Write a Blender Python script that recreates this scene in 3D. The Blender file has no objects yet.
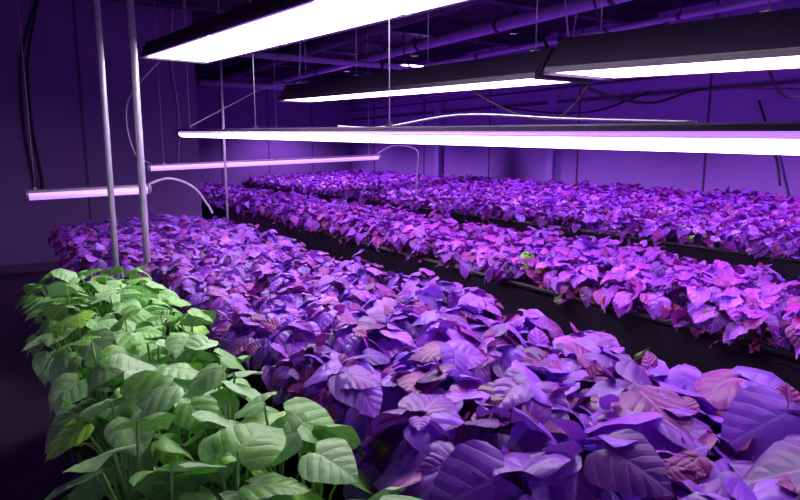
import bpy, math, random
import numpy as np
from mathutils import Vector
random.seed(7); rng=np.random.default_rng(7)
sc=bpy.context.scene
sc.view_settings.view_transform='Standard'
sc.view_settings.look='None'

# ---------------- materials ----------------
def new_mat(name):
    m=bpy.data.materials.new(name); m.use_nodes=True
    nt=m.node_tree; b=nt.nodes['Principled BSDF']; return m,nt,b
def noisy(name,c1,c2,scale=4,rough=.6,metal=0,bump=0.1,bscale=40,spec=.5):
    m,nt,b=new_mat(name)
    tc=nt.nodes.new('ShaderNodeTexCoord')
    n=nt.nodes.new('ShaderNodeTexNoise'); n.inputs['Scale'].default_value=scale; n.inputs['Detail'].default_value=6
    r=nt.nodes.new('ShaderNodeValToRGB'); r.color_ramp.elements[0].color=(*c1,1); r.color_ramp.elements[1].color=(*c2,1)
    r.color_ramp.elements[0].position=.3; r.color_ramp.elements[1].position=.7
    nt.links.new(tc.outputs['Object'],n.inputs['Vector']); nt.links.new(n.outputs['Fac'],r.inputs['Fac'])
    nt.links.new(r.outputs['Color'],b.inputs['Base Color'])
    n2=nt.nodes.new('ShaderNodeTexNoise'); n2.inputs['Scale'].default_value=bscale
    nt.links.new(tc.outputs['Object'],n2.inputs['Vector'])
    bp=nt.nodes.new('ShaderNodeBump'); bp.inputs['Strength'].default_value=bump; bp.inputs['Distance'].default_value=.02
    nt.links.new(n2.outputs['Fac'],bp.inputs['Height']); nt.links.new(bp.outputs['Normal'],b.inputs['Normal'])
    b.inputs['Roughness'].default_value=rough; b.inputs['Metallic'].default_value=metal
    b.inputs['Specular IOR Level'].default_value=spec
    return m
def emis(name,col,strength):
    m,nt,b=new_mat(name)
    b.inputs['Base Color'].default_value=(.9,.88,.95,1)
    b.inputs['Emission Color'].default_value=(*col,1); b.inputs['Emission Strength'].default_value=strength
    return m
def leafmat(name,vein=(.75,.6,1),veinamt=.35,rough=.42,trans=.12):
    m,nt,b=new_mat(name); L=nt.links.new; N=nt.nodes.new
    at=N('ShaderNodeVertexColor'); at.layer_name='leafcol'
    uv=N('ShaderNodeUVMap'); sep=N('ShaderNodeSeparateXYZ'); L(uv.outputs[0],sep.inputs[0])
    def mth(op,a,b_=None,clamp=False):
        n=N('ShaderNodeMath'); n.operation=op; n.use_clamp=clamp
        for i,v in enumerate((a,b_)):
            if v is None: continue
            if isinstance(v,(int,float)): n.inputs[i].default_value=v
            else: L(v,n.inputs[i])
        return n.outputs[0]
    au=mth('ABSOLUTE',sep.outputs[0])
    mid=mth('SUBTRACT',1.0,mth('DIVIDE',au,.03),True)
    k=mth('SUBTRACT',mth('MULTIPLY',sep.outputs[1],4.5),mth('MULTIPLY',au,3.2))
    fr=mth('ABSOLUTE',mth('SUBTRACT',mth('FRACT',mth('ADD',k,10)),.5))
    lat=mth('SUBTRACT',1.0,mth('DIVIDE',fr,.07),True)
    v=mth('MAXIMUM',mid,mth('MULTIPLY',lat,.5))
    fac=mth('MULTIPLY',v,veinamt)
    nz=N('ShaderNodeTexNoise'); nz.inputs['Scale'].default_value=9; L(uv.outputs[0],nz.inputs['Vector'])
    hs=N('ShaderNodeHueSaturation'); L(at.outputs['Color'],hs.inputs['Color']); L(mth('ADD',mth('MULTIPLY',nz.outputs['Fac'],.6),.7),hs.inputs['Value'])
    mix=N('ShaderNodeMix'); mix.data_type='RGBA'; L(fac,mix.inputs['Factor']); L(hs.outputs[0],mix.inputs[6]); mix.inputs[7].default_value=(*vein,1)
    L(mix.outputs[2],b.inputs['Base Color'])
    q=mth('POWER',mth('MULTIPLY',fr,2.0),.6)
    q=mth('MINIMUM',q,mth('MULTIPLY',au,8.0))
    bp=N('ShaderNodeBump'); bp.inputs['Strength'].default_value=.5; bp.inputs['Distance'].default_value=.005
    L(q,bp.inputs['Height']); L(bp.outputs['Normal'],b.inputs['Normal'])
    b.inputs['Roughness'].default_value=rough
    tr=N('ShaderNodeBsdfTranslucent'); L(mix.outputs[2],tr.inputs['Color'])
    ms=N('ShaderNodeMixShader'); ms.inputs[0].default_value=trans
    out=nt.nodes['Material Output']; L(b.outputs[0],ms.inputs[1]); L(tr.outputs[0],ms.inputs[2]); L(ms.outputs[0],out.inputs[0])
    return m

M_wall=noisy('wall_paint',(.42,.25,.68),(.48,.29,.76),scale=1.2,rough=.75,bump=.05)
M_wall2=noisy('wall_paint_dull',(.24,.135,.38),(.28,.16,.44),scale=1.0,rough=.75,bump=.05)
M_seam=noisy('wall_seam',(.10,.05,.16),(.13,.07,.2),rough=.7)
M_ceil=noisy('ceiling_dark',(.018,.01,.03),(.03,.018,.048),scale=2,rough=.9)
M_floor=noisy('floor_concrete',(.05,.032,.065),(.085,.055,.11),scale=3,rough=.45,bump=.2,bscale=15)
M_liner=noisy('black_plastic_liner',(.012,.009,.018),(.022,.017,.03),scale=5,rough=.32,bump=.6,bscale=7)
M_rail=noisy('grey_rail',(.10,.09,.12),(.15,.13,.18),rough=.4,metal=.6)
M_soil=noisy('soil',(.012,.008,.01),(.03,.02,.02),scale=30,rough=.95,bump=.8)
M_house=noisy('fixture_housing_dark',(.03,.02,.05),(.045,.03,.07),scale=3,rough=.35)
M_housel=noisy('fixture_housing_light',(.35,.3,.45),(.42,.36,.52),scale=3,rough=.4,metal=.3)
M_chrome=noisy('brushed_steel',(.62,.6,.66),(.78,.75,.82),scale=8,rough=.42,metal=.4,bump=.02)
M_black=noisy('black_rubber',(.008,.008,.01),(.014,.012,.016),rough=.5)
M_white=noisy('white_cable',(.6,.5,.7),(.7,.6,.8),rough=.5)
M_pipe=noisy('painted_pipe',(.5,.36,.7),(.58,.42,.8),rough=.45)
M_duct=noisy('dark_steel_beam',(.06,.04,.10),(.09,.06,.13),rough=.6)
M_e1=emis('lamp_white',(1.0,.93,1.0),11)
M_e2=emis('lamp_violet',(.78,.46,1.0),13)
M_e3=emis('lamp_tube',(.84,.56,1.0),10)
M_e4=emis('lamp_lilac',(.50,.25,1.0),1.4)
M_eEdge=emis('lamp_edge_violet',(.48,.18,1.0),1.15)
M_leafP=leafmat('purple_leaf',vein=(.70,.42,1),veinamt=.38,rough=.36)
M_leafG=leafmat('green_leaf',vein=(.7,1,.5),veinamt=.35)
def plain(name,c,r=.5):
    return noisy(name,tuple(x*.85 for x in c),c,scale=20,rough=r)
M_stemP=plain('purple_stem',(.30,.06,.25)); M_stemG=plain('green_stem',(.35,.75,.15))

# ---------------- mesh builder ----------------
class MB:
    def __init__(s): s.v=[];s.f=[];s.m=[];s.mats=[];s.sm=[]
    def mi(s,mat):
        if mat not in s.mats: s.mats.append(mat)
        return s.mats.index(mat)
    def add(s,vs,fs,mat,smooth=False):
        o=len(s.v); s.v+= [tuple(v) for v in vs]; i=s.mi(mat)
        for f in fs: s.f.append(tuple(o+k for k in f)); s.m.append(i); s.sm.append(smooth)
    def box(s,a,b,mat):
        x0,y0,z0=a;x1,y1,z1=b
        vs=[(x0,y0,z0),(x1,y0,z0),(x1,y1,z0),(x0,y1,z0),(x0,y0,z1),(x1,y0,z1),(x1,y1,z1),(x0,y1,z1)]
        s.add(vs,[(3,2,1,0),(4,5,6,7),(0,1,5,4),(1,2,6,5),(2,3,7,6),(3,0,4,7)],mat)
    def tube(s,pts,r,mat,seg=8,cap=True,spline=False,ky=None):
        P=[Vector(p) for p in pts]
        if spline: P=smooth_pts(P)
        n=len(P); vs=[];fs=[]
        up=None
        for i in range(n):
            t=(P[min(i+1,n-1)]-P[max(i-1,0)]).normalized()
            ref=Vector((0,0,1)) if abs(t.z)<.9 else Vector((1,0,0))
            if up is None: a=t.cross(ref).normalized()
            else:
                a=(up-t*up.dot(t)).normalized()
            up=a; b=t.cross(a)
            rr=r[i] if isinstance(r,(list,tuple)) else r
            for k in range(seg):
                an=2*math.pi*k/seg
                vs.append(P[i]+a*math.cos(an)*rr+b*math.sin(an)*rr)
        for i in range(n-1):
            for k in range(seg):
                k2=(k+1)%seg
                fs.append((i*seg+k,i*seg+k2,(i+1)*seg+k2,(i+1)*seg+k))
        if cap: fs+= [tuple(range(seg-1,-1,-1)),tuple((n-1)*seg+k for k in range(seg))]
        s.add(vs,fs,mat,True)
    def extr(s,A,B,prof,mat,closed=True,cap=True,smooth=False):
        A=Vector(A);B=Vector(B);t=(B-A).normalized();sd=t.cross(Vector((0,0,1))).normalized();up=sd.cross(t)
        n=len(prof); vs=[A+sd*p[0]+up*p[1] for p in prof]+[B+sd*p[0]+up*p[1] for p in prof]
        fs=[(i,(i+1)%n,n+(i+1)%n,n+i) for i in range(n if closed else n-1)]
        if cap and closed: fs+=[tuple(range(n-1,-1,-1)),tuple(n+i for i in range(n))]
        s.add(vs,fs,mat,smooth)
    def obj(s,name,parent=None):
        me=bpy.data.meshes.new(name); me.from_pydata(s.v,[],s.f)
        for m in s.mats: me.materials.append(m)
        me.polygons.foreach_set('material_index',s.m); me.polygons.foreach_set('use_smooth',s.sm); me.update()
        o=bpy.data.objects.new(name,me); sc.collection.objects.link(o)
        if parent: o.parent=parent
        return o
def smooth_pts(P,k=7):
    out=[];n=len(P)
    for i in range(n-1):
        p0=P[max(i-1,0)];p1=P[i];p2=P[i+1];p3=P[min(i+2,n-1)]
        for j in range(k):
            t=j/k
            out.append(.5*((2*p1)+(p2-p0)*t+(2*p0-5*p1+4*p2-p3)*t*t+(3*p1-p0-3*p2+p3)*t**3))
    out.append(P[-1]); return out

CEIL=3.8; XR=8.8; XL=-1.6; YF=16.5; YB=-2.5
# ---------------- room ----------------
b=MB(); b.box((XL-.2,YB,-.1),(XR+.2,YF+.2,0),M_floor); b.obj('floor')
b=MB(); b.box((XL-.2,YB,CEIL),(XR+.2,YF+.2,CEIL+.1),M_ceil); b.obj('ceiling')
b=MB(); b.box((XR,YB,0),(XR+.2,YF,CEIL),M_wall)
for i in range(8):
    y=YB+.6+i*2.44
    b.box((XR-.012,y,0),(XR,y+.03,CEIL),M_seam)
b.box((XR-.03,YB,2.55),(XR,YF,2.6),M_seam)
b.obj('wall_right')
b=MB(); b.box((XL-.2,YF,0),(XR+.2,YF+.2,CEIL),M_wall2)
for i in range(8): b.box((XL+i*1.3,YF-.012,0),(XL+i*1.3+.03,YF,CEIL),M_seam)
b.obj('wall_far')
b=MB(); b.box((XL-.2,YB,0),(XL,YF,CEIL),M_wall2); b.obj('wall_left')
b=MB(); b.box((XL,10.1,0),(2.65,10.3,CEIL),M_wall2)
b.box((XL,10.07,.0),(2.65,10.1,.12),M_seam)
b.box((1.02,10.085,0),(1.05,10.1,CEIL),M_seam); b.box((-.3,10.085,0),(-.27,10.1,CEIL),M_seam)
b.obj('wall_partition')
# ceiling beams
for i in range(7):
    b=MB(); y=1.6+i*2.4
    b.box((XL,y,CEIL-.22),(XR,y+.02,CEIL),M_duct); b.box((XL,y-.06,CEIL-.24),(XR,y+.08,CEIL-.22),M_duct)
    b.obj('ceiling_beam')

def pipe(name,pts,r,mat,rings=0,hang=False):
    b=MB(); b.tube(pts,r,mat,seg=12)
    A=Vector(pts[0]);B=Vector(pts[-1]); n=int((B-A).length/1.8)
    for i in range(1,n):
        p=A.lerp(B,i/n); t=(B-A).normalized()*.03
        b.tube([p-t,p+t],r*1.2,M_duct,seg=12)
        if hang: b.tube([p,(p.x,p.y,CEIL)],.008,M_duct,seg=5)
    return b.obj(name)
pipe('ceiling_pipe',[(5.9,1,3.38),(5.9,16.4,3.38)],.085,M_pipe,hang=True)
pipe('ceiling_pipe',[(7.1,1,3.3),(7.1,16.4,3.3)],.04,M_pipe,hang=True)
pipe('ceiling_duct',[(4.5,2,3.4),(4.5,16.4,3.4)],.13,M_duct,hang=True)
pipe('electrical_conduit',[(XR-.22,-1,2.95),(XR-.22,16.4,2.95)],.03,M_pipe)
pipe('electrical_conduit',[(XR-.22,-1,2.8),(XR-.22,16.4,2.8)],.02,M_duct)
pipe('ceiling_pipe',[(3.1,9.6,3.15),(8.3,9.6,3.15)],.05,M_pipe,hang=True)
pipe('ceiling_pipe',[(3.4,12.6,3.0),(8.3,12.6,3.0)],.06,M_pipe,hang=True)
pipe('ceiling_pipe',[(3.5,3,3.5),(3.5,16.4,3.5)],.035,M_pipe,hang=True)
pipe('ceiling_pipe',[(7.9,1,3.15),(7.9,16.4,3.15)],.05,M_pipe,hang=True)
# wall posts
for y in (8.4,12.0):
    b=MB(); b.box((XR-.14,y,0),(XR-.013,y+.03,CEIL),M_wall); b.box((XR-.16,y-.06,0),(XR-.13,y+.09,CEIL),M_wall); b.obj('wall_column')

# ---------------- beds ----------------
def bed(name,x0,x1,y0,y1,ztop,ztop2=None,legs=True):
    z2=ztop2 if ztop2 is not None else ztop
    b=MB()
    zb=.12
    def quadgrid(pa,pb,pc,pd,n=24):
        vs=[];fs=[]
        for i in range(n+1):
            t=i/n; 
            for j in range(4):
                u=j/3
                lo=pa.lerp(pb,t); hi=pd.lerp(pc,t); p=lo.lerp(hi,u)
                nrm=(pb-pa).cross(pd-pa).normalized()
                p=p+nrm*(.012*math.sin(t*n*1.7+u*3)+(.02 if j in(1,2) else 0))
                vs.append(p)
        for i in range(n):
            for j in range(3):
                a=i*4+j; fs.append((a,a+4,a+5,a+1))
        b.add(vs,fs,M_liner,True)
    V=Vector
    quadgrid(V((x0+.06,y1,zb)),V((x0+.06,y0,zb)),V((x0,y0,ztop)),V((x0,y1,ztop)))
    quadgrid(V((x1-.06,y0,zb)),V((x1-.06,y1,zb)),V((x1,y1,z2)),V((x1,y0,z2)))
    quadgrid(V((x0+.06,y0,zb)),V((x1-.06,y0,zb)),V((x1,y0,z2)),V((x0,y0,ztop)),8)
    quadgrid(V((x1-.06,y1,zb)),V((x0+.06,y1,zb)),V((x0,y1,ztop)),V((x1,y1,z2)),8)
    b.add([(x0,y0,ztop-.05),(x1,y0,z2-.05),(x1,y1,z2-.05),(x0,y1,ztop-.05)],[(0,1,2,3)],M_soil)
    b.add([(x0+.06,y0,zb),(x1-.06,y0,zb),(x1-.06,y1,zb),(x0+.06,y1,zb)],[(3,2,1,0)],M_liner)
    for (A,B) in (((x0,y0,ztop),(x0,y1,ztop)),((x1,y0,z2),(x1,y1,z2)),((x0,y0,ztop),(x1,y0,z2)),((x0,y1,ztop),(x1,y1,z2))):
        b.tube([A,B],.018,M_black,seg=8)
    for i in range(max(2,int((y1-y0)/1.5))+1):
        y=y0+.1+(y1-y0-.25)*i/(max(2,int((y1-y0)/1.5)))
        b.box((x0+.1,y,0),(x1-.1,y+.06,zb+.01),M_rail)
    return b.obj(name)
bed('purple_plant_bed',.82,1.98,.25,4.48,.80)
bed('purple_plant_bed',.50,1.98,4.62,7.15,.80)
bed('purple_plant_bed',2.9,3.85,.8,13.2,.80)
bed('purple_plant_bed',5.2,8.3,1.2,15.6,.84,.98)
bed('green_plant_bed',.14,.68,.9,4.2,.58)

# ---------------- leaves ----------------
TT=np.array([0,.07,.18,.34,.52,.70,.86,1.0]); WW=np.array([.34,.49,.57,.58,.49,.34,.16,.0])
def template(nc=5,curl=.35,fold=.18,rip=.02,seed=0):
    cols=np.linspace(-1,1,nc); V=[];UV=[]
    for i,(t,w) in enumerate(zip(TT,WW)):
        for c in cols:
            s=abs(c)
            x=c*w*.97; y=t-(1-t)**2.5*.17*math.sin(math.pi*.62*s)
            z=-curl*t*t+fold*abs(x)-.6*fold*s**3*w+rip*math.sin(t*11+c*2+seed)*s-.10*s*s*(1-t)
            V.append((x,y,z)); UV.append((c*w,t))
    F=[]
    for i in range(len(TT)-1):
        for j in range(nc-1):
            a=i*nc+j; F.append((a,a+1,a+nc+1,a+nc))
    return np.array(V),np.array(F),np.array(UV)
class Leaves:
    def __init__(s): s.p=[];s.t=[];s.n=[];s.sz=[];s.c=[]
    def add(s,p,tip,nrm,size,col): s.p.append(p);s.t.append(tip);s.n.append(nrm);s.sz.append(size);s.c.append(col)
def unit(a): return a/np.maximum(np.linalg.norm(a,axis=1,keepdims=True),1e-9)
def build_leaves(name,L,mat,stems=None,stemmat=None,nc=5,rip=.03):
    P=np.array(L.p);T=unit(np.array(L.t));Nn=np.array(L.n);S=np.array(L.sz);C=np.array(L.c)
    X=unit(np.cross(T,Nn)); Z=np.cross(X,T)
    tm=[template(nc,cu,fo,rip,k) for k,(cu,fo) in enumerate([(.15,.25),(.35,.1),(.5,.3),(.25,-.1),(.1,.42),(.6,-.25)])]
    nv=len(tm[0][0]); N=len(P)
    TV=np.stack([t[0] for t in tm])[rng.integers(0,len(tm),N)]
    TV=TV*S[:,None,None]; asp=rng.uniform(.85,1.12,N); TV[:,:,0]*=asp[:,None]
    V=P[:,None,:]+TV[:,:,0:1]*X[:,None,:]+TV[:,:,1:2]*T[:,None,:]+TV[:,:,2:3]*Z[:,None,:]
    V=V.reshape(-1,3); F=(tm[0][1][None]+ (np.arange(N)*nv)[:,None,None]).reshape(-1,4)
    UV=np.tile(tm[0][2],(N,1)); COL=np.repeat(C,nv,axis=0)
    nleafF=len(F)
    if stems:
        sv=[];sf=[];o=len(V)
        for (a,m_,b_,r) in stems:
            a=np.array(a);m_=np.array(m_);b_=np.array(b_)
            for k,t in enumerate((0,.33,.66,1)):
                q=(1-t)**2*a+2*t*(1-t)*m_+t*t*b_
                rr=r*(1-.4*t)
                for an in (0,1.571,3.1416,4.712): sv.append(q+np.array((math.cos(an)*rr,math.sin(an)*rr,0)))
            for k in range(3):
                for j in range(4): sf.append((o+k*4+j,o+k*4+(j+1)%4,o+k*4+4+(j+1)%4,o+k*4+4+j))
            o+=16
        V=np.vstack([V,np.array(sv)]);F=np.vstack([F,np.array(sf)])
        UV=np.vstack([UV,np.zeros((len(sv),2))]);COL=np.vstack([COL,np.ones((len(sv),3))*.2])
    me=bpy.data.meshes.new(name); me.vertices.add(len(V)); me.vertices.foreach_set('co',V.ravel())
    nf=len(F); me.loops.add(nf*4); me.loops.foreach_set('vertex_index',F.ravel().astype(np.int32))
    me.polygons.add(nf); me.polygons.foreach_set('loop_start',np.arange(0,nf*4,4,dtype=np.int32))
    me.polygons.foreach_set('loop_total',np.full(nf,4,dtype=np.int32))
    mi=np.zeros(nf,dtype=np.int32); mi[nleafF:]=1
    me.materials.append(mat)
    if stemmat: me.materials.append(stemmat)
    me.polygons.foreach_set('material_index',mi); me.polygons.foreach_set('use_smooth',np.ones(nf,dtype=bool))
    me.update(calc_edges=True)
    uvl=me.uv_layers.new(name='UVMap'); uvl.data.foreach_set('uv',UV[F.ravel()].ravel())
    ca=me.color_attributes.new('leafcol','FLOAT_COLOR','POINT')
    ca.data.foreach_set('color',np.hstack([COL,np.ones((len(COL),1))]).ravel())
    me.validate()
    o=bpy.data.objects.new(name,me); sc.collection.objects.link(o); return o
def lerp(a,b,t): return a+(b-a)*t
def plant_leaf(L,stems,c,az,r,h,size,droop,col,roll=.3,stem_r=.0025):
    p=np.array((c[0]+r*math.cos(az),c[1]+r*math.sin(az),c[2]+h))
    a2=az+random.gauss(0,.45)
    tip=np.array((math.cos(a2)*math.cos(droop),math.sin(a2)*math.cos(droop),-math.sin(droop)))
    up=np.array((math.cos(a2)*math.sin(droop),math.sin(a2)*math.sin(droop),math.cos(droop)))
    up=up+np.array((random.gauss(0,roll),random.gauss(0,roll),0))
    L.add(p,tip,up,size,col)
    if stems is not None:
        m_=np.array((c[0]+.35*r*math.cos(az),c[1]+.35*r*math.sin(az),c[2]+h*.75))
        stems.append(((c[0],c[1],c[2]-.02),m_,p,stem_r))
def purple_col(mg=0):
    k=random.random()
    if k<.60-mg: c=(.34,.09,.78)
    elif k<.84-mg*.5: c=(.32,.05,.60)
    else: c=(.30,.02,.32)
    if mg: c=(c[0]*1.08,c[1]*.9,c[2]*.97)
    v=random.choice((.5,.8,1.0,1.0,1.2))*random.uniform(.9,1.1); return tuple(min(.97,x*v*random.uniform(.93,1.07)) for x in c)
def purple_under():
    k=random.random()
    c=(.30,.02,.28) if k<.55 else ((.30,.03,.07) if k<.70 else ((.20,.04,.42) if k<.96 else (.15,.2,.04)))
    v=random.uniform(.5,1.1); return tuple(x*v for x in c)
def purple_bed_leaves(name,x0,x1,y0,y1,zfun,sp,nleaf,sizefun,stems=True,nc=5,notch=None,patches=(),nunder=8,mg=0,htop=.21,dr0=.15,dr1=.8,nfrill=3,rip=.03):
    L=Leaves(); st=[] if stems else None
    nx=max(2,round((x1-x0)/sp)); ny=round((y1-y0)/sp)
    for i in range(nx):
        for j in range(ny):
            fx=(i+.5+random.uniform(-.3,.3))/nx; fy=(j+.5+random.uniform(-.3,.3))/ny
            x=lerp(x0,x1,fx);y=lerp(y0,y1,fy)
            z=zfun(x); sz=sizefun(y); hh=random.uniform(.8,1.2)*(.75+.25*min(1,sz/.11))
            big=max(0,min(1,(sz-.1)/.1))
            if random.random()<.25*big: continue
            edge=(i in (0,nx-1))
            sideaz=math.pi if i==0 else 0
            c=(x,y,z)
            nl=int(nleaf*(1-.3*big))
            for k in range(nl):
                q=k/nl
                az=k*2.4+random.uniform(-.4,.4)
                if edge and q>.5 and random.random()<.6: az=sideaz+random.gauss(0,.6)
                r=lerp(.015,sp*.62,q)*random.uniform(.8,1.15)*(1+.2*big)
                h=lerp(htop,.09,q**1.3)*hh+random.uniform(-.02,.02)
                dr=lerp(dr0+.15*big,dr1+.2*big,q)+random.gauss(0,.22)
                if edge and q>.6: dr+=.2; h-=.01; r+=.015
                col=purple_col(mg)
                plant_leaf(L,st if k%2==0 else None,c,az,r,h,sz*random.uniform(.7,1.15),dr,col)
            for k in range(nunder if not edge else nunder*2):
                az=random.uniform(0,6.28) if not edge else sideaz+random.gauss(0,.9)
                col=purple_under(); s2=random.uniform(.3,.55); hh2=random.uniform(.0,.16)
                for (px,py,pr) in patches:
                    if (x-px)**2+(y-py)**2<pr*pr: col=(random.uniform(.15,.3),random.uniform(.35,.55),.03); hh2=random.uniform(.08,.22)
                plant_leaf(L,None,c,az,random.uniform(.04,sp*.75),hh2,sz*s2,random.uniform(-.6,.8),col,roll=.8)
            for k in range(nfrill):
                c2=random.choice(((.38,.03,.38),(.34,.05,.6),(.28,.02,.22),(.42,.09,.75)))
                plant_leaf(L,None,c,random.uniform(0,6.28),random.uniform(.02,sp*.6),htop*hh*random.uniform(.75,1.02),sz*random.uniform(.35,.6)*(1-.3*big),random.uniform(-.9,.6),c2,roll=1.0)
    return build_leaves(name,L,M_leafP,st,M_stemP,nc,rip)
size1=lambda y: lerp(.205,.088,min(1,max(0,(y-.9)/2.0))**.75)
purple_bed_leaves('purple_sweet_potato_plants',.80,2.0,.3,7.2,lambda x:.77,.185,14,size1,nc=7)
purple_bed_leaves('purple_sweet_potato_plants',.42,.78,4.64,7.2,lambda x:.77,.18,13,lambda y:.085)
purple_bed_leaves('purple_sweet_potato_plants',2.9,3.85,.85,13.2,lambda x:.79,.175,12,lambda y:.105,patches=[(2.98,3.0,.12)],mg=.08,htop=.22,nfrill=5,rip=.06)
purple_bed_leaves('purple_sweet_potato_plants',5.22,8.3,1.3,15.6,lambda x:lerp(.80,.95,(x-5.1)/3.2),.215,10,lambda y:.115,stems=False,nc=3,nunder=5,patches=[(5.3,3.35,.15)],mg=.1,htop=.2,nfrill=5,rip=.06)
# green
L=Leaves(); st=[]
nyg=12
for i in range(3):
    for j in range(nyg):
        x=lerp(.14,.68,(i+.5)/3)+random.uniform(-.03,.03); y=lerp(.95,4.2,(j+.5)/nyg)+random.uniform(-.06,.06)
        c=(x,y,.54); near=max(0,min(1,(2.6-y)/1.4))
        nl=8 if near<.4 else 7
        for k in range(nl):
            q=k/nl; az=k*2.4+random.uniform(-.5,.5)
            if i==0 and q>.5 and random.random()<.6: az=math.pi+random.gauss(0,.5)
            r=lerp(.02,.16,q)*random.uniform(.8,1.2); h=lerp(.46,.30,q**1.3)*random.uniform(.85,1.08)-.02*near
            k2=random.random()
            col=(.24,.62,.12) if k2<.5 else ((.40,.80,.28) if k2<.92 else (.34,.85,.08))
            v=random.uniform(.85,1.2); col=tuple(min(.95,a*v) for a in col)
            plant_leaf(L,st,c,az,r,h,lerp(.13,.178,near)*random.uniform(.7,1.08),lerp(.15,.7,q)+random.gauss(0,.2),col,roll=.3,stem_r=lerp(.0055,.007,near))
        for k in range(3):
            plant_leaf(L,st,c,random.uniform(0,6.28),random.uniform(.04,.13),random.uniform(.05,.2),random.uniform(.05,.09),random.uniform(-.3,.9),(.12,.4,.05),roll=.6,stem_r=.005)
build_leaves('green_leafy_plants',L,M_leafG,st,M_stemG,nc=7)

# ---------------- light fixtures ----------------
def hood(name,A,B,wb,wt,h,em,seg=1,hangs=4,rimw=.02,edge=.045):
    b=MB(); A=Vector(A);B=Vector(B)
    hb=wb/2;ht=wt/2
    b.extr(A,B,[(-hb,-.0),(-hb,.03),(-ht,h),(ht,h),(hb,.03),(hb,0),(hb-rimw,0),(hb-rimw,.02),(-hb+rimw,.02),(-hb+rimw,0)],M_house)
    t=(B-A).normalized(); Ln=(B-A).length
    for i in range(seg):
        a=A+t*(Ln*i/seg+.03); c=A+t*(Ln*(i+1)/seg-.03)
        w=hb-rimw-edge
        b.extr(a,c,[(-w,.002),(-w,.018),(w,.018),(w,.002)],em)
        for sgn in (-1,1):
            b.extr(a,c,[(sgn*w,.003),(sgn*w,.018),(sgn*(hb-rimw),.018),(sgn*(hb-rimw),.006)],M_eEdge)
    b.extr(A-t*.02,A,[(-hb-.005,-.01),(-ht-.005,h+.01),(ht+.005,h+.01),(hb+.005,-.01)],M_house)
    b.extr(B,B+t*.02,[(-hb-.005,-.01),(-ht-.005,h+.01),(ht+.005,h+.01),(hb+.005,-.01)],M_house)
    for i in range(hangs):
        p=A+t*Ln*(.06+.88*i/(hangs-1)); 
        b.box((p.x-.03,p.y-.02,p.z+h-.005),(p.x+.03,p.y+.02,p.z+h+.03),M_chrome)
        b.tube([(p.x,p.y,p.z+h),(p.x,p.y,CEIL)],.004,M_chrome,seg=5)
    return b.obj(name)
hood('grow_light_panel',(1.72,1.5,2.37),(1.33,5.6,2.45),.60,.48,.12,M_e1,seg=3,edge=.03)
hood('grow_light_hood',(2.9,.5,2.02),(2.93,2.62,2.13),.60,.32,.2,M_e2,seg=1,hangs=3)
hood('grow_light_hood',(2.93,2.76,2.12),(2.97,6.9,2.26),.48,.26,.17,M_e2,seg=1,hangs=4)
def strip(name,A,B,r,em,housing=M_house,hangs=3,cap=M_black,capl=.1):
    b=MB(); A=Vector(A);B=Vector(B);t=(B-A).normalized();Ln=(B-A).length
    def arc(a0,a1,n,k=1.0): return [(k*r*math.cos(a),k*r*math.sin(a)) for a in np.linspace(math.pi*a0,math.pi*a1,n)]
    b.extr(A,B,arc(1.02,1.98,15),em,smooth=True)
    eb=M_eEdge if em is not M_e4 else M_e4
    for s in (-1,1):
        b.extr(A,B,[(s*r*1.0,-r*.06),(s*r*1.03,r*.1),(s*r*1.0,r*.42),(s*r*.9,r*.45),(s*r*.9,-r*.04)],eb)
    b.extr(A,B,[(-r*1.04,r*.42),(-r*.95,r*.85),(-r*.4,r*1.0),(r*.4,r*1.0),(r*.95,r*.85),(r*1.04,r*.42)],housing)
    for P,d in ((A,-1),(B,1)):
        b.tube([P,P+t*d*capl*.5,P+t*d*capl],[r*1.12,r*1.12,r*.7],cap,seg=14)
    for i in range(hangs):
        p=A+t*Ln*(.05+.9*i/(hangs-1))
        b.box((p.x-.012,p.y-.02,p.z+r*.9),(p.x+.012,p.y+.02,p.z+r+.02),housing)
        b.tube([(p.x,p.y,p.z+r),(p.x,p.y,CEIL)],.003,M_chrome,seg=5)
    return b.obj(name)
strip('grow_light_tube',(1.72,.45,1.72),(1.72,7.2,1.885),.042,M_e3,hangs=4)
strip('grow_light_tube',(1.42,7.55,1.50),(4.6,7.85,1.60),.038,M_e4,housing=M_housel,hangs=3,cap=M_housel,capl=.04)
strip('grow_light_tube',(.20,6.98,1.27),(1.26,6.9,1.30),.05,M_e4,housing=M_housel,hangs=2,cap=M_housel,capl=.04)

# invented fill spots in dark housings, added to brighten the back bed and walls
def fill_can(x,y,power,ang=125):
    b=MB(); z=3.36; r=.07
    prof=[(r,z),(r,z+.2),(r*.6,z+.28),(.02,z+.3)]
    vs=[];n=20
    for (rr,zz) in prof:
        for k in range(n): vs.append((x+rr*math.cos(6.2832*k/n),y+rr*math.sin(6.2832*k/n),zz))
    fs=[(i*n+k,i*n+(k+1)%n,(i+1)*n+(k+1)%n,(i+1)*n+k) for i in range(3) for k in range(n)]
    b.add(vs,fs,M_black,True); b.tube([(x,y,z+.27),(x,y,CEIL)],.01,M_house,seg=6)
    o=b.obj('added_fill_can')
    l=bpy.data.lights.new('added_fill_spot','SPOT'); l.energy=power; l.color=(.62,.30,1.0); l.spot_size=math.radians(ang); l.spot_blend=.6; l.shadow_soft_size=.05
    lo=bpy.data.objects.new('added_fill_spot',l); sc.collection.objects.link(lo); lo.location=(x,y,z+.01); lo.parent=o
for y in (1.8,4.4,7.0,9.6,12.2,14.8): fill_can(6.4,y,460,122)
for y in (8.2,11.2): fill_can(3.3,y,230,100)  # further added fill spots, over the far half of the narrow bed

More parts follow.
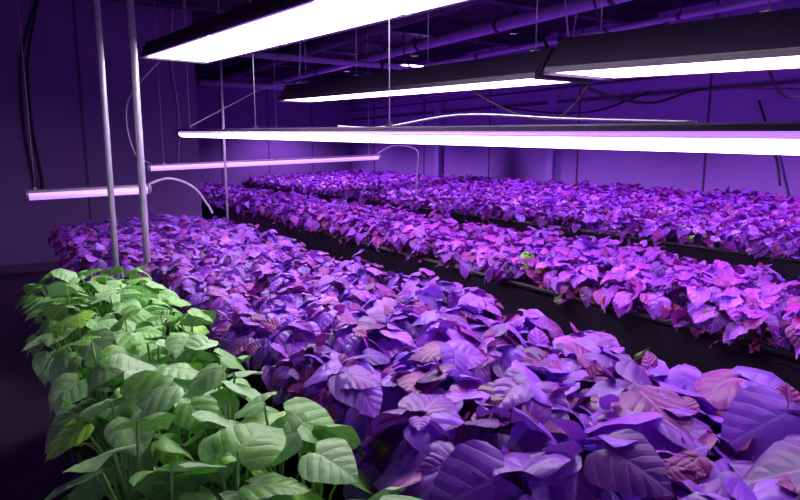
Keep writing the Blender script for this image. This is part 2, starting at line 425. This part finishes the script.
# ---------------- poles ----------------
def pole(x,y,r,z0=0):
    b=MB(); b.tube([(x,y,z0),(x,y,CEIL)],r,M_chrome,seg=14)
    b.tube([(x,y,z0),(x,y,z0+.012)],r*2.0,M_chrome,seg=14); b.tube([(x,y,CEIL-.012),(x,y,CEIL)],r*2.0,M_chrome,seg=14)
    b.obj('steel_support_pole')
pole(.60,4.55,.020); pole(.80,4.55,.024); pole(2.12,7.0,.013)

# ---------------- cables ----------------
def cable(name,pts,r,mat):
    b=MB(); b.tube(pts,r,mat,seg=6,spline=True); return b.obj(name)
cable('black_cable',[(.62,10.05,3.75),(.5,10.05,3.45),(.34,10.04,2.9),(.30,10.04,2.1),(.36,10.04,1.3),(.42,10.04,1.1),(.46,10.04,1.3),(.40,10.04,2.0),(.42,10.04,2.9),(.62,10.05,3.75)],.018,M_black)
cable('black_cable',[(2.9,2.9,2.36),(3.3,3.0,2.15),(3.8,2.8,2.02),(5,3,2.2),(8.7,3.6,2.4)],.010,M_black)
cable('black_cable',[(2.9,1.6,2.3),(4.4,2.2,2.05),(6.5,2.8,2.3),(8.7,3.2,2.7)],.010,M_black)
cable('black_cable',[(2.95,2.4,2.34),(3.3,3.0,2.0),(3.4,3.4,1.92),(3.3,3.8,2.05),(3.0,4.2,2.36)],.010,M_black)
cable('black_cable',[(8.56,4.6,2.35),(8.6,4.4,1.8),(8.6,4.3,1.5),(8.5,4.2,1.25)],.018,M_black)
cable('black_cable',[(8.7,6.4,2.6),(8.6,7.4,2.35),(8.6,8.6,2.4),(8.6,10,2.6)],.018,M_black)
cable('white_cable',[(2.95,6.8,2.45),(2.9,6.6,3.1),(2.7,6.2,3.5),(2.6,6.0,3.79)],.009,M_white)
cable('white_cable',[(1.72,6.9,1.94),(2.2,6.9,2.2),(2.6,6.9,2.40),(2.95,6.8,2.45)],.007,M_white)
cable('white_cable',[(4.6,7.85,1.65),(4.85,7.8,1.76),(5.1,7.6,1.7),(5.12,7.6,1.45),(5.1,7.6,1.05)],.011,M_white)
cable('white_cable',[(1.28,6.9,1.35),(1.5,6.95,1.40),(1.75,7.0,1.30),(1.9,7.0,1.1),(1.95,7.0,1.0)],.014,M_white)
cable('white_cable',[(1.42,7.5,1.55),(1.2,7.2,1.7),(1.15,7.0,2.2),(1.3,5.4,2.57)],.007,M_white)
cable('white_cable',[(1.72,1.1,1.78),(1.74,1.6,1.81),(1.70,2.2,1.85),(1.73,2.9,1.82),(1.72,3.4,1.84)],.005,M_white)
cable('white_cable',[(5.2,5.0,3.79),(5.3,5.0,3.2),(5.6,5.2,2.9),(5.9,5.4,3.28)],.01,M_white)
cable('black_cable',[(4.5,4.0,3.27),(5.2,4.4,2.9),(6.2,4.8,3.0),(7.1,5.0,3.26)],.012,M_black)
cable('black_cable',[(4.5,7.0,3.27),(5.0,7.6,2.85),(6.2,8.0,2.8),(7.9,8.2,3.1)],.014,M_black)
cable('white_cable',[(2.35,10.05,3.79),(2.3,10.05,3.0),(2.36,10.05,2.2),(2.3,10.05,1.4)],.012,M_white)

# ---------------- ambient ----------------
w=bpy.data.worlds.new('world'); sc.world=w; w.use_nodes=True
w.node_tree.nodes['Background'].inputs[0].default_value=(.45,.26,.82,1); w.node_tree.nodes['Background'].inputs[1].default_value=.75

# ---------------- camera ----------------
cam=bpy.data.cameras.new('camera'); co=bpy.data.objects.new('camera',cam); sc.collection.objects.link(co)
co.location=(0,0,1.7); cam.lens=28; cam.sensor_width=36
co.rotation_euler=(math.radians(90-9.13),0,math.radians(-32.4))
sc.camera=co
